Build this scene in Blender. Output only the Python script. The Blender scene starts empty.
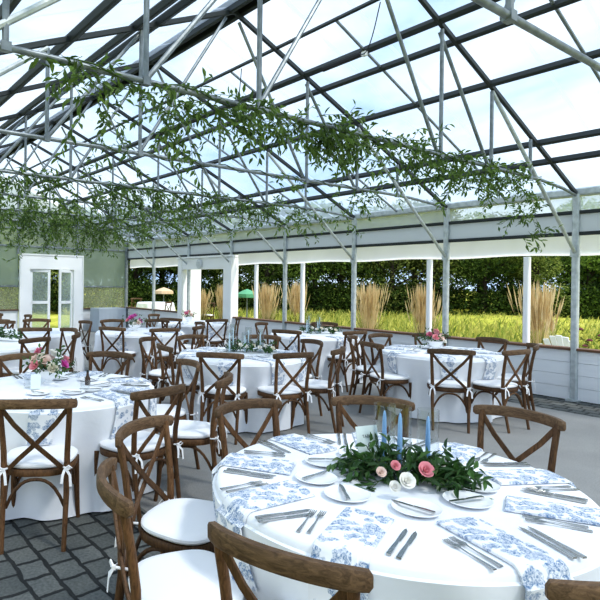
import bpy, math, random
import numpy as np
from math import sin, cos, pi, radians, atan2, hypot, sqrt, asin
from mathutils import Vector, Matrix
random.seed(7); RNG = np.random.default_rng(11)
SC = bpy.context.scene
COL = SC.collection
PI = pi

# ------------------------------------------------------------------ materials
def mat(name, col=(.8, .8, .8), rough=.6, metal=0., build=None, spec=.5):
    m = bpy.data.materials.new(name); m.use_nodes = True
    nt = m.node_tree; b = nt.nodes['Principled BSDF']
    b.inputs['Base Color'].default_value = (*col, 1); b.inputs['Roughness'].default_value = rough
    b.inputs['Metallic'].default_value = metal; b.inputs['Specular IOR Level'].default_value = spec
    if build: build(nt, b)
    return m

def N(nt, t, **kw):
    n = nt.nodes.new(t)
    for k, v in kw.items():
        if k in n.inputs: n.inputs[k].default_value = v
        else: setattr(n, k, v)
    return n

def ramp(nt, fac, stops):
    r = nt.nodes.new('ShaderNodeValToRGB'); e = r.color_ramp.elements
    while len(e) < len(stops): e.new(.5)
    for el, (p, c) in zip(e, stops): el.position = p; el.color = (*c, 1)
    nt.links.new(fac, r.inputs['Fac']); return r.outputs['Color']

def coords(nt, kind='Object', scale=(1, 1, 1), rot=(0, 0, 0)):
    t = nt.nodes.new('ShaderNodeTexCoord'); m = nt.nodes.new('ShaderNodeMapping')
    m.inputs['Scale'].default_value = scale; m.inputs['Rotation'].default_value = rot
    nt.links.new(t.outputs[kind], m.inputs['Vector']); return m.outputs['Vector']

def noise(nt, vec, scale, detail=3., dist=0., rough=.5):
    n = nt.nodes.new('ShaderNodeTexNoise'); n.inputs['Scale'].default_value = scale
    n.inputs['Detail'].default_value = detail; n.inputs['Distortion'].default_value = dist
    n.inputs['Roughness'].default_value = rough
    nt.links.new(vec, n.inputs['Vector']); return n.outputs['Fac']

def mixc(nt, fac, a, b, mode='MIX'):
    m = nt.nodes.new('ShaderNodeMix'); m.data_type = 'RGBA'; m.blend_type = mode
    for s, v in ((m.inputs[0], fac), (m.inputs[6], a), (m.inputs[7], b)):
        if hasattr(v, 'is_linked') or hasattr(v, 'links'): nt.links.new(v, s)
        elif isinstance(v, (int, float)): s.default_value = v
        else: s.default_value = (*v, 1)
    return m.outputs[2]

def math_(nt, op, a, b=0.):
    m = nt.nodes.new('ShaderNodeMath'); m.operation = op
    for s, v in ((m.inputs[0], a), (m.inputs[1], b)):
        if isinstance(v, (int, float)): s.default_value = v
        else: nt.links.new(v, s)
    return m.outputs[0]

def rnd(nt):
    return nt.nodes.new('ShaderNodeObjectInfo').outputs['Random']

def bump(nt, b, h, strength=.3, dist=.01):
    n = nt.nodes.new('ShaderNodeBump'); n.inputs['Strength'].default_value = strength; n.inputs['Distance'].default_value = dist
    nt.links.new(h, n.inputs['Height']); nt.links.new(n.outputs['Normal'], b.inputs['Normal'])

def wood_build(dark, light, sc=(14, 14, 3.)):
    def f(nt, b):
        v = coords(nt, 'Object', sc)
        n1 = noise(nt, v, 5, 6, 1.2, .65)
        c = ramp(nt, n1, [(.25, dark), (.72, light)])
        r = math_(nt, 'MULTIPLY_ADD', rnd(nt), .55); r.node.inputs[2].default_value = .72
        hs = nt.nodes.new('ShaderNodeHueSaturation'); nt.links.new(c, hs.inputs['Color']); nt.links.new(r, hs.inputs['Value'])
        nt.links.new(hs.outputs['Color'], b.inputs['Base Color']); bump(nt, b, n1, .35, .004)
    return f

def leaf_build(a, bb, trans=.35, vary=False):
    def f(nt, b):
        v = coords(nt, 'Object'); n = noise(nt, v, 9, 2)
        w = nt.nodes.new('ShaderNodeTexWhiteNoise'); w.noise_dimensions = '1D'
        g = nt.nodes.new('ShaderNodeNewGeometry'); nt.links.new(g.outputs['Random Per Island'], w.inputs['W'])
        f2 = math_(nt, 'ADD', math_(nt, 'MULTIPLY', n, .5), math_(nt, 'MULTIPLY', w.outputs['Value'], .5))
        c = ramp(nt, f2, [(.2, a), (.8, bb)])
        if vary:
            hs = nt.nodes.new('ShaderNodeHueSaturation'); q = math_(nt, 'MULTIPLY_ADD', rnd(nt), 1.1); q.node.inputs[2].default_value = .4; nt.links.new(c, hs.inputs['Color']); nt.links.new(q, hs.inputs['Value']); c = hs.outputs['Color']
        nt.links.new(c, b.inputs['Base Color'])
        out = nt.nodes['Material Output']; t = nt.nodes.new('ShaderNodeBsdfTranslucent'); mx = nt.nodes.new('ShaderNodeMixShader')
        nt.links.new(c, t.inputs['Color']); mx.inputs[0].default_value = trans
        nt.links.new(b.outputs[0], mx.inputs[1]); nt.links.new(t.outputs[0], mx.inputs[2]); nt.links.new(mx.outputs[0], out.inputs['Surface'])
    return f

def sheet_build(fac, col, tcol, seam=0.):
    """translucent plastic sheet: clear fraction plus a milky scattering fraction, faint seams"""
    def f(nt, b):
        out = nt.nodes['Material Output']
        t = nt.nodes.new('ShaderNodeBsdfTransparent'); t.inputs['Color'].default_value = (*tcol, 1)
        tr = nt.nodes.new('ShaderNodeBsdfTranslucent'); tr.inputs['Color'].default_value = (*col, 1)
        b.inputs['Base Color'].default_value = (*col, 1); b.inputs['Roughness'].default_value = .35
        m1 = nt.nodes.new('ShaderNodeMixShader'); m1.inputs[0].default_value = .6
        nt.links.new(b.outputs[0], m1.inputs[1]); nt.links.new(tr.outputs[0], m1.inputs[2])
        m2 = nt.nodes.new('ShaderNodeMixShader')
        v = coords(nt, 'Object', (1, 1, 1)); n = noise(nt, v, .9, 4, .4)
        fc = math_(nt, 'ADD', math_(nt, 'MULTIPLY', n, .3), fac - .15)
        if seam:
            w = nt.nodes.new('ShaderNodeTexWave'); w.wave_type = 'BANDS'; w.bands_direction = 'Y'; w.inputs['Scale'].default_value = seam
            nt.links.new(v, w.inputs['Vector'])
            g = math_(nt, 'GREATER_THAN', w.outputs['Fac'], .985)
            fc = math_(nt, 'SUBTRACT', fc, math_(nt, 'MULTIPLY', g, .3))
        nt.links.new(fc, m2.inputs[0]); nt.links.new(m1.outputs[0], m2.inputs[1]); nt.links.new(t.outputs[0], m2.inputs[2])
        nt.links.new(m2.outputs[0], out.inputs['Surface'])
    return f

def glass_build(nt, b):
    out = nt.nodes['Material Output']
    t = nt.nodes.new('ShaderNodeBsdfTransparent'); t.inputs['Color'].default_value = (.96, .97, .975, 1)
    g = nt.nodes.new('ShaderNodeBsdfGlossy'); g.inputs['Roughness'].default_value = .03
    lw = nt.nodes.new('ShaderNodeLayerWeight'); lw.inputs['Blend'].default_value = .28
    m = nt.nodes.new('ShaderNodeMixShader'); nt.links.new(lw.outputs['Facing'], m.inputs[0])
    p = math_(nt, 'POWER', lw.outputs['Facing'], 2.0); p2 = math_(nt, 'MULTIPLY_ADD', p, .75); p2.node.inputs[2].default_value = .025
    nt.links.new(p2, m.inputs[0])
    nt.links.new(t.outputs[0], m.inputs[1]); nt.links.new(g.outputs[0], m.inputs[2]); nt.links.new(m.outputs[0], out.inputs['Surface'])

def toile_build(nt, b):
    v = coords(nt, 'Object')
    v1 = N(nt, 'ShaderNodeTexVoronoi', Scale=21.); v1.feature = 'F1'
    n0 = noise(nt, v, 34, 4, 2.2, .6); n1 = noise(nt, v, 95, 3, 1.2)
    nd = nt.nodes.new('ShaderNodeTexNoise'); nd.inputs['Scale'].default_value = 16; nd.inputs['Detail'].default_value = 4; nt.links.new(v, nd.inputs['Vector'])
    av = nt.nodes.new('ShaderNodeMixRGB'); av.blend_type = 'LINEAR_LIGHT'; av.inputs[0].default_value = .045; nt.links.new(v, av.inputs[1]); nt.links.new(nd.outputs['Color'], av.inputs[2]); nt.links.new(av.outputs[0], v1.inputs['Vector'])
    blob = ramp(nt, v1.outputs['Distance'], [(.50, (1, 1, 1)), (.60, (0, 0, 0))])
    line = ramp(nt, n0, [(.36, (0, 0, 0)), (.43, (1, 1, 1)), (.50, (.3, .3, .3)), (.55, (1, 1, 1)), (.66, (.9, .9, .9)), (.7, (0, 0, 0))])
    fine = ramp(nt, n1, [(.40, (.35, .35, .35)), (.55, (1, 1, 1))])
    f = mixc(nt, 1., mixc(nt, 1., blob, line, 'MULTIPLY'), fine, 'MULTIPLY')
    c = mixc(nt, f, (.83, .84, .86), (.105, .20, .36))
    nt.links.new(c, b.inputs['Base Color'])

def cloth_build(nt, b):
    v = coords(nt, 'Object'); n = noise(nt, v, 3.5, 4, .8)
    c = ramp(nt, n, [(.3, (.83, .85, .89)), (.7, (.88, .895, .92))]); nt.links.new(c, b.inputs['Base Color'])
    n2 = noise(nt, v, 7, 3, .5); bump(nt, b, n2, .25, .02)

def concrete_build(nt, b):
    v = coords(nt, 'Object'); n = noise(nt, v, 1.3, 8, .3, .65); n2 = noise(nt, v, 90, 2)
    c = mixc(nt, .18, ramp(nt, n, [(.3, (.17, .17, .163)), (.7, (.25, .247, .235))]), n2)
    nt.links.new(c, b.inputs['Base Color']); bump(nt, b, n2, .15, .004)

def paver_build(nt, b):
    v = coords(nt, 'Object', (1, 1, 1), (0, 0, PI / 2)); nn = nt.nodes.new('ShaderNodeTexNoise'); nn.inputs['Scale'].default_value = 9; nt.links.new(v, nn.inputs['Vector'])
    add = nt.nodes.new('ShaderNodeMixRGB'); add.blend_type = 'LINEAR_LIGHT'; add.inputs[0].default_value = .02
    nt.links.new(v, add.inputs[1]); nt.links.new(nn.outputs['Color'], add.inputs[2])
    br = nt.nodes.new('ShaderNodeTexBrick'); br.inputs['Scale'].default_value = 1.
    for k, val in (('Brick Width', .19), ('Row Height', .16), ('Mortar Size', .014), ('Mortar Smooth', .3), ('Bias', 0.)): br.inputs[k].default_value = val
    br.inputs['Color1'].default_value = (.085, .092, .088, 1); br.inputs['Color2'].default_value = (.14, .148, .14, 1); br.inputs['Mortar'].default_value = (.018, .02, .02, 1)
    nt.links.new(add.outputs[0], br.inputs['Vector'])
    n2 = noise(nt, v, 60, 4); c = mixc(nt, .55, br.outputs['Color'], ramp(nt, n2, [(.3, (.5, .5, .5)), (.7, (1.5, 1.5, 1.5))]), 'MULTIPLY')
    nt.links.new(c, b.inputs['Base Color'])
    h = math_(nt, 'SUBTRACT', math_(nt, 'MULTIPLY', n2, .12), br.outputs['Fac']); bump(nt, b, h, .8, .012)

def meadow_build(nt, b):
    v = coords(nt, 'Object'); n = noise(nt, v, .35, 6, .6, .7); n2 = noise(nt, v, 2.5, 5, .5, .75)
    c = mixc(nt, .6, ramp(nt, n, [(.35, (.13, .2, .03)), (.5, (.4, .42, .05)), (.62, (.62, .58, .16))]), ramp(nt, n2, [(.3, (.09, .15, .03)), (.6, (.55, .52, .09)), (.75, (.8, .75, .3))]))
    nt.links.new(c, b.inputs['Base Color'])

def plank_build(nt, b):
    v = coords(nt, 'Object'); n = noise(nt, coords(nt, 'Object', (1, .25, 3)), 3, 4, .4)
    vo = N(nt, 'ShaderNodeTexVoronoi', Scale=2.1); nt.links.new(coords(nt, 'Object', (0.01, 1, 2.2)), vo.inputs['Vector'])
    k = ramp(nt, vo.outputs['Distance'], [(.0, (.45, .42, .4)), (.035, (.6, .58, .56)), (.06, (1, 1, 1))])
    c = mixc(nt, 1., ramp(nt, n, [(.3, (.82, .84, .87)), (.7, (.9, .91, .93))]), k, 'MULTIPLY')
    nt.links.new(c, b.inputs['Base Color'])

M = {}
M['wood'] = mat('chair_wood', rough=.5, build=wood_build((.030, .015, .007), (.19, .098, .044)), spec=.3)
M['crest'] = mat('crest_wood', rough=.55, build=wood_build((.038, .021, .011), (.215, .132, .073), (3, 14, 14)), spec=.3)
M['cushion'] = mat('cushion_cotton', (.86, .86, .87), .9)
M['cloth'] = mat('white_linen', rough=.9, build=cloth_build, spec=.2)
M['toile'] = mat('blue_toile', rough=.9, build=toile_build, spec=.2)
M['china'] = mat('white_china', (.9, .91, .92), .18)
M['silver'] = mat('silverware', (.46, .46, .45), .25, 1.)
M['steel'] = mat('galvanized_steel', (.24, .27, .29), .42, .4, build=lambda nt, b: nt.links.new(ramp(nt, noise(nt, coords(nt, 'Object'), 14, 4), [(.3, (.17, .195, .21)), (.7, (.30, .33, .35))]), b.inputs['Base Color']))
M['psteel'] = mat('post_steel', (.5, .54, .55), .45, .3, build=lambda nt, b: nt.links.new(ramp(nt, noise(nt, coords(nt, 'Object'), 14, 4), [(.3, (.42, .46, .47)), (.7, (.6, .64, .65))]), b.inputs['Base Color']))  # lighter copy of the galvanized steel; brightness of the posts put into its colour
M['dsteel'] = mat('dark_steel', (.034, .041, .044), .5, .2)  # on purlins and rafters this near-black tone paints in their backlit shade
M['rail'] = mat('grey_rail_sheet', (.68, .71, .73), .5)
M['roof'] = mat('polycarbonate', build=sheet_build(.62, (.62, .72, .85), (.95, .98, 1.), .5))
M['strip'] = mat('clear_strip', build=sheet_build(.7, (.88, .92, .95), (.97, .99, 1)))
M['endsheet'] = mat('green_polycarbonate', build=sheet_build(.5, (.48, .54, .49), (.84, .88, .85)))
M['endsheet2'] = mat('low_polycarbonate', build=sheet_build(.74, (.72, .74, .56), (1, 1, .9)))
M['pane'] = mat('door_pane', build=sheet_build(.74, (.72, .8, .8), (.95, .98, .98)))
M['glass'] = mat('clear_glass', build=glass_build)
M['white'] = mat('white_paint', (.92, .93, .94), .5)
M['plank'] = mat('white_planks', rough=.6, build=plank_build)
M['capwood'] = mat('brown_cap', rough=.6, build=wood_build((.07, .035, .02), (.19, .1, .055), (14, 2, 14)))
M['canvas'] = mat('white_canvas', build=sheet_build(.22, (.97, .97, .97), (1, 1, 1)))
M['concrete'] = mat('concrete', rough=.85, build=concrete_build)
M['paver'] = mat('pavers', rough=.8, build=paver_build)
M['meadow'] = mat('meadow', rough=1., build=meadow_build, spec=.1)
M['blade'] = mat('meadow_blades', rough=.9, build=leaf_build((.16, .24, .05), (.68, .62, .19)), spec=.1)
M['vine'] = mat('vine_leaf', rough=.45, build=leaf_build((.045, .09, .025), (.21, .32, .075), .4))
M['ruscus'] = mat('ruscus_leaf', rough=.4, build=leaf_build((.018, .06, .018), (.085, .18, .045), .2))
M['tree'] = mat('tree_leaf', rough=.75, build=leaf_build((.03, .075, .018), (.30, .42, .09), .3, True), spec=.15)
M['tree2'] = mat('tree_leaf_pale', rough=.75, build=leaf_build((.07, .12, .03), (.46, .52, .15), .3, True), spec=.15)
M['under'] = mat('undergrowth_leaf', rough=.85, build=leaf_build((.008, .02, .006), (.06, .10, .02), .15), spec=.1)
M['bark'] = mat('bark', (.06, .045, .035), .9)
M['stemgreen'] = mat('green_stem', (.06, .1, .03), .7)
M['plume'] = mat('plume', rough=.9, build=leaf_build((.62, .47, .25), (.92, .80, .56), .4), spec=.1)
M['reed'] = mat('reed_blade', rough=.8, build=leaf_build((.07, .1, .02), (.25, .26, .07), .3), spec=.1)
M['blue'] = mat('blue_wax', (.27, .47, .76), .45)
M['palewax'] = mat('pale_wax', (.62, .76, .82), .45)
M['pink'] = mat('pink_petal', (.83, .36, .40), .7); M['blush'] = mat('blush_petal', (.86, .68, .60), .7)
M['cream'] = mat('cream_petal', (.88, .82, .68), .7); M['magenta'] = mat('magenta_petal', (.66, .12, .42), .7)
M['rosy'] = mat('rosy_petal', (.72, .22, .33), .7); M['ivory'] = mat('ivory_petal', (.9, .88, .82), .7)
M['paper'] = mat('paper', (.72, .80, .77), .8); M['ink'] = mat('ink', (.12, .13, .14), .8)
M['brownglass'] = mat('brown_glass', (.06, .03, .015), .25)
M['greycloth'] = mat('grey_blue_cloth', (.42, .47, .53), .9)
M['canopy'] = mat('green_canopy', (.12, .36, .2), .8); M['tan'] = mat('tan_canvas', (.62, .46, .3), .9)
M['rubber'] = mat('black_tube', (.02, .02, .022), .6)
M['maroon'] = mat('maroon_bloom', (.13, .03, .035), .8)

# ------------------------------------------------------------------ mesh builder
class MB:
    def __init__(s): s.v = []; s.f = []
    def add(s, vs, fs):
        b = len(s.v); s.v += [tuple(p) for p in vs]; s.f += [tuple(i + b for i in f) for f in fs]
    def box(s, c, d, rz=0.):
        x, y, z = d[0] / 2, d[1] / 2, d[2] / 2; ca, sa = cos(rz), sin(rz)
        P = [(-x, -y, -z), (x, -y, -z), (x, y, -z), (-x, y, -z), (-x, -y, z), (x, -y, z), (x, y, z), (-x, y, z)]
        s.add([(c[0] + p[0] * ca - p[1] * sa, c[1] + p[0] * sa + p[1] * ca, c[2] + p[2]) for p in P],
              [(0, 3, 2, 1), (4, 5, 6, 7), (0, 1, 5, 4), (1, 2, 6, 5), (2, 3, 7, 6), (3, 0, 4, 7)])
    def sweep(s, pts, prof, up=None, scale=None):
        """prof: list of (a,b) offsets in the (side, up) frame"""
        pts = [Vector(p) for p in pts]; n = len(prof); vs = []
        for i, p in enumerate(pts):
            t = (pts[min(i + 1, len(pts) - 1)] - pts[max(i - 1, 0)]).normalized()
            u0 = Vector(up) if up else (Vector((0, 0, 1)) if abs(t.z) < .95 else Vector((0, 1, 0)))
            side = t.cross(u0).normalized(); u = side.cross(t).normalized(); k = scale[i] if scale else 1.
            vs += [p + side * a * k + u * b_ * k for a, b_ in prof]
        fs = []
        for i in range(len(pts) - 1):
            for j in range(n):
                fs.append((i * n + j, i * n + (j + 1) % n, (i + 1) * n + (j + 1) % n, (i + 1) * n + j))
        fs.append(tuple(reversed(range(n)))); fs.append(tuple(range((len(pts) - 1) * n, len(pts) * n)))
        s.add(vs, fs)
    def tube(s, pts, r, n=8, ry=None, up=None):
        rr = r if isinstance(r, (list, tuple)) else None; r0 = 1. if rr else r; q = (ry / r) if (ry and not rr) else 1.
        prof = [(r0 * cos(2 * PI * i / n), r0 * q * sin(2 * PI * i / n)) for i in range(n)]
        s.sweep(pts, prof, up, rr)
    def bar(s, pts, w, h, up=None, scale=None):
        c = min(w, h) * .18; a, b_ = w / 2, h / 2
        s.sweep(pts, [(-a + c, -b_), (a - c, -b_), (a, -b_ + c), (a, b_ - c), (a - c, b_), (-a + c, b_), (-a, b_ - c), (-a, -b_ + c)], up, scale)
    def lathe(s, prof, n=20, c=(0, 0, 0), cap=True):
        vs = []; k = len(prof)
        for i in range(n):
            a = 2 * PI * i / n
            vs += [(c[0] + r * cos(a), c[1] + r * sin(a), c[2] + z) for r, z in prof]
        fs = []
        for i in range(n):
            j = (i + 1) % n
            for m in range(k - 1): fs.append((i * k + m, j * k + m, j * k + m + 1, i * k + m + 1))
        if cap:
            fs.append(tuple(i * k for i in reversed(range(n)))); fs.append(tuple(i * k + k - 1 for i in range(n)))
        s.add(vs, fs)
    def grid(s, fn, nu, nv, closed=False):
        vs = [fn(i, j) for i in range(nu) for j in range(nv)]; fs = []
        for i in range(nu if closed else nu - 1):
            for j in range(nv - 1):
                a, b_ = i * nv, ((i + 1) % nu) * nv; fs.append((a + j, b_ + j, b_ + j + 1, a + j + 1))
        s.add(vs, fs)
    def loft(s, rings, cap=True):
        n = len(rings[0]); vs = [p for r in rings for p in r]; fs = []
        for i in range(len(rings) - 1):
            for j in range(n): fs.append((i * n + j, i * n + (j + 1) % n, (i + 1) * n + (j + 1) % n, (i + 1) * n + j))
        if cap: fs.append(tuple(reversed(range(n)))); fs.append(tuple(range((len(rings) - 1) * n, len(rings) * n)))
        s.add(vs, fs)
    def leaf(s, p, d, nrm, L, W, fold=.25):
        d = d.normalized(); sd = d.cross(nrm)
        if sd.length < 1e-4: sd = d.cross(Vector((1, .3, .2)))
        sd.normalize(); u = sd.cross(d)
        a = p + d * L * .4; e = u * W * fold
        s.add([p, a + sd * W * .5 + e, p + d * L - u * L * .08, a - sd * W * .5 + e, p + d * L * .72 + sd * W * .33 + e * .6, p + d * L * .72 - sd * W * .33 + e * .6],
              [(0, 1, 4), (0, 4, 2), (0, 2, 5), (0, 5, 3)])
    def mesh(s, name, m, smooth=True):
        me = bpy.data.meshes.new(name); me.from_pydata(s.v, [], s.f)
        if smooth:
            me.polygons.foreach_set('use_smooth', [True] * len(me.polygons))
            try: me.set_sharp_from_angle(angle=radians(38))
            except Exception: pass
        me.materials.append(M[m] if isinstance(m, str) else m); me.validate(); me.update(); return me
    def build(s, name, m, parent=None, smooth=True, loc=None):
        if loc: s.v = [(a - loc[0], b_ - loc[1], c - loc[2]) for a, b_, c in s.v]
        o = bpy.data.objects.new(name, s.mesh(name, m, smooth)); COL.objects.link(o)
        if parent: o.parent = parent
        if loc: o.location = loc
        return o

def tag(o, label, cat, group=None, kind=None):
    o['label'] = label; o['category'] = cat
    if group: o['group'] = group
    if kind: o['kind'] = kind
    return o
def struct(o, label=None):
    o['kind'] = 'structure'
    if label: o['label'] = label
    return o
def empty(name, loc=(0, 0, 0), rz=0., label=None, cat=None, group=None):
    o = bpy.data.objects.new(name, None); COL.objects.link(o); o.location = loc; o.rotation_euler = (0, 0, rz); o.empty_display_size = .05
    if label: tag(o, label, cat, group)
    return o
def dup(o, parent=None):
    c = o.copy(); COL.objects.link(c)
    for k in ('label', 'category', 'group', 'kind'):
        if parent is None and k in c and k != 'kind': del c[k]
    if parent: c.parent = parent
    for ch in list(o.children): dup(ch, c)
    return c

# ------------------------------------------------------------------ building dimensions
W, S, Y0, YE, XL = 8.82, 1.94, 3.38, 16.86, -.42
RX, EZ, RZ, SL = 4.2, 2.90, 4.88, .43        # ridge x, eave z, ridge z, slope
CH = 2.98                                    # bottom chord height
def roofz(x): return EZ + SL * (W - x if x > RX else x - XL)

# floor
def plane(name, x0, x1, y0, y1, z, m):
    b = MB(); b.add([(x0, y0, z), (x1, y0, z), (x1, y1, z), (x0, y1, z)], [(0, 1, 2, 3)])
    return struct(b.build(name, m, smooth=False))
plane('floor', XL - .2, 1.95, -2.6, YE, 0, 'paver'); plane('floor', 1.95, 7.95, -2.6, YE, 0, 'concrete'); plane('floor', 7.95, W + .12, -2.6, YE, 0, 'paver')
b = MB(); b.grid(lambda i, j: (-40 + i * 2.6, -20 + j * 2.6, -.03 + (.25 * sin(i * .7) * sin(j * .9) + .012 * max(0, i * 2.6 - 60)) * (1 if i * 2.6 - 40 > 13 or j * 2.6 - 20 > 21 else 0)), 50, 42)
struct(b.build('ground', 'meadow'))

# right half wall
def wall_run(y0, y1):
    b = MB()
    for k in range(4): b.box((W + .045, (y0 + y1) / 2, .004 + .0875 + k * .1755), (.05, y1 - y0, .171))
    b.box((W + .1, (y0 + y1) / 2, .35), (.05, y1 - y0, .69))
    struct(b.build('wall_right', 'plank', smooth=False), 'white plank half wall with knots under the openings')
    b = MB(); b.bar([(W + .05, y0, .722), (W + .05, y1, .722)], .17, .036)
    return b
b = wall_run(-2.6, 11.05); struct(b.build('trim_1', 'capwood'), 'brown wooden cap on the white half wall')
b = wall_run(13.5, YE); struct(b.build('trim_2', 'capwood'), 'brown wooden cap beyond the side doorway')
# upper rails
b = MB()
for z in (2.345, 2.645): b.bar([(W + .02, -2.6, z), (W + .02, YE, z)], .07, .05)
struct(b.build('trim_3', 'dsteel'), 'dark steel rails above the openings')
b = MB(); b.box((W + .03, 7.13, 2.495), (.02, 19.46, .25)); struct(b.build('trim_4', 'rail', smooth=False), 'grey panel strip between the rails')
b = MB(); b.bar([(W + .06, -2.6, 2.93), (W + .06, YE, 2.93)], .16, .11); struct(b.build('trim_5', 'psteel'), 'grey steel gutter along the eave')
b = MB(); b.box((W + .06, 7.13, 2.77), (.01, 19.46, .2)); struct(b.build('window_1', 'strip', smooth=False), 'clear strip under the eave')
# rolled white curtain
def curtain(y0, y1, label):
    b = MB(); n = int((y1 - y0) / .12)
    def fn(i, j):
        t = i / (n - 1); y = y0 + (y1 - y0) * t; zz = [2.33, 2.25, 2.16, 2.075, 2.05, 2.065, 2.1][j]
        xx = [0, .012, .02, .028, .005, -.025, -.02][j]; sag = .012 * sin(y * 3.24 + .5) if j > 2 else 0
        return (W + .10 - xx, y, zz + sag)
    b.grid(fn, n, 7); tag(b.build('rolled_curtain', 'canvas'), label, 'curtain')
curtain(-2.6, 11.0, 'long white canvas curtain rolled up above the meadow openings')
curtain(13.5, YE - .1, 'short white canvas curtain rolled up beyond the side doorway')
# slender white posts
for i, (y, d) in enumerate([(2.5, 'out of sight'), (4.07, 'slender white timber post in front of the tallest plume grass, near the round-backed garden chair'), (5.69, 'slender white timber post standing just before the second steel post, by pink bouquet table'),
             (8.75, 'slender white timber post between the two plume grasses in mid wall'), (10.3, 'slender white timber post beside the green umbrella')]):
    if i == 0: continue
    b = MB(); b.bar([(W + .1, y, .74), (W + .1, y, 2.045)], .085, .085); tag(b.build('white_post', 'white'), d, 'post')
b = MB(); b.bar([(9.9, 12.75, 0), (9.9, 12.75, 2.3)], .09, .09); tag(b.build('white_post', 'white'), 'slender white timber post standing outside, seen through the side doorway', 'post')

# side doorway
b = MB()
b.box((W + .02, 11.2, 1.12), (.24, .32, 2.24)); b.box((W + .02, 13.4, 1.12), (.24, .2, 2.24)); b.box((W + .02, 12.3, 2.1), (.2, 2.0, .3))
b.box((W + .35, 13.38, 1.0), (.5, .1, 2.0)); b.box((W + .02, 12.3, 2.28), (.28, 2.5, .05))
struct(b.build('door_2', 'white', smooth=False), 'white side doorway with deep jambs')
b = MB(); b.lathe([(.0, 0), (.11, 0), (.13, .01), (.13, .025), (.1, .03), (.0, .03)], 24, cap=False); b.v = [(-z, x, y) for x, y, z in b.v]
for k in range(8):
    a = k * PI / 4; b.box((-.035, .055 * cos(a), .055 * sin(a)), (.012, .05, .02))
o = b.build('round_emblem', 'rail'); o.location = (W - .1, 12.42, 2.1); tag(o, 'round grey emblem on the white header over the side doorway', 'emblem')

# end wall ----------------------------------------------------------------
b = MB(); b.box(((XL + 5.2) / 2, YE + .06, .34), (5.2 - XL, .1, .68)); b.box(((7.22 + W) / 2, YE + .06, .34), (W - 7.22, .1, .68))
struct(b.build('wall_far', 'white', smooth=False), 'white base of the far end wall')
b = MB(); b.bar([(XL, YE, .7), (5.2, YE, .7)], .1, .04); b.bar([(7.22, YE, .7), (W, YE, .7)], .1, .04); struct(b.build('trim_6', 'capwood'), 'brown sill on the far end wall')
b = MB()
for x0, x1 in ((XL, 5.2), (7.22, W)): b.box(((x0 + x1) / 2, YE + .03, 1.06), (x1 - x0, .012, .68))
struct(b.build('window_2', 'endsheet2', smooth=False), 'lower translucent panels of the end wall')
b = MB()
for x0, x1 in ((XL, 5.2), (7.22, W)): b.box(((x0 + x1) / 2, YE + .03, 2.02), (x1 - x0, .012, 1.16))
b.box((6.21, YE + .03, 2.49), (2.0, .012, .24))
struct(b.build('window_3', 'endsheet', smooth=False), 'greenish translucent panels of the end wall')
b = MB(); b.add([(XL, YE + .03, 2.64), (W, YE + .03, 2.64), (W, YE + .03, EZ), (RX, YE + .03, RZ), (XL, YE + .03, EZ)], [(0, 1, 2, 3, 4)])
struct(b.build('window_4', 'endsheet', smooth=False), 'translucent gable panel of the end wall')
b = MB()
for x0, x1, z in ((XL, 5.2, 1.41), (7.22, W, 1.41), (XL, W, 2.62), (XL + .3, W - .3, 3.3)): b.bar([(x0, YE, z), (x1, YE, z)], .05, .05)
struct(b.build('trim_7', 'steel'), 'steel girts across the end wall')
for x, z0 in ((1.6, .7), (3.4, .7), (5.17, 2.38), (7.05, 2.38)):
    b = MB(); b.bar([(x, YE - .04, z0), (x, YE - .04, roofz(x))], .07, .07); struct(b.build('column', 'steel'), 'slim steel end wall column')
b = MB(); b.bar([(W - .02, YE - .05, 0), (W - .02, YE - .05, EZ)], .1, .1); struct(b.build('column', 'steel'), 'steel corner column of the far end')
# end door
dr = struct(empty('door_1', (6.215, YE - .06, 0)), 'white double door in a broad white surround')
b = MB(); b.box((-.85, 0, 1.18), (.3, .14, 2.36)); b.box((.85, 0, 1.18), (.3, .14, 2.36)); b.box((0, 0, 2.15), (1.4, .14, .42))
b.box((0, -.06, 2.375), (2.02, .06, .04)); b.box((-.99, -.06, 1.18), (.035, .06, 2.36)); b.box((.99, -.06, 1.18), (.035, .06, 2.36))
b.build('door_frame', 'white', dr, False)
for sx, hx, a in ((-1, -.68, radians(-6)), (1, .68, radians(28))):
    lf = empty('door_leaf', (hx, .03, 0), a); lf.parent = dr; w = .62; c = -sx * w / 2
    b = MB()
    for x in (-sx * .04, -sx * (w - .04)): b.box((x, 0, .97), (.075, .045, 1.92))
    for z in (.08, .92, 1.89): b.box((c, 0, z), (w - .1, .045, .085))
    b.build('leaf_frame', 'white', lf, False)
    b = MB(); b.box((c, 0, 1.0), (w - .12, .012, 1.75)); b.build('pane', 'pane', lf, False)

# roof sheets
for nm, x0, x1, z0, z1 in (('roof_right', RX + .15, W + .1, RZ + .02, EZ + .06), ('roof_left', RX + .05, XL - .1, RZ + .09, EZ + .06)):
    b = MB(); b.grid(lambda i, j: (x0 + (x1 - x0) * i / 12, -2.6 + (YE + 2.7) * j / 20, z0 + (z1 - z0) * i / 12), 13, 21)
    struct(b.build(nm, 'roof', smooth=False), 'translucent polycarbonate roof slope')

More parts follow.
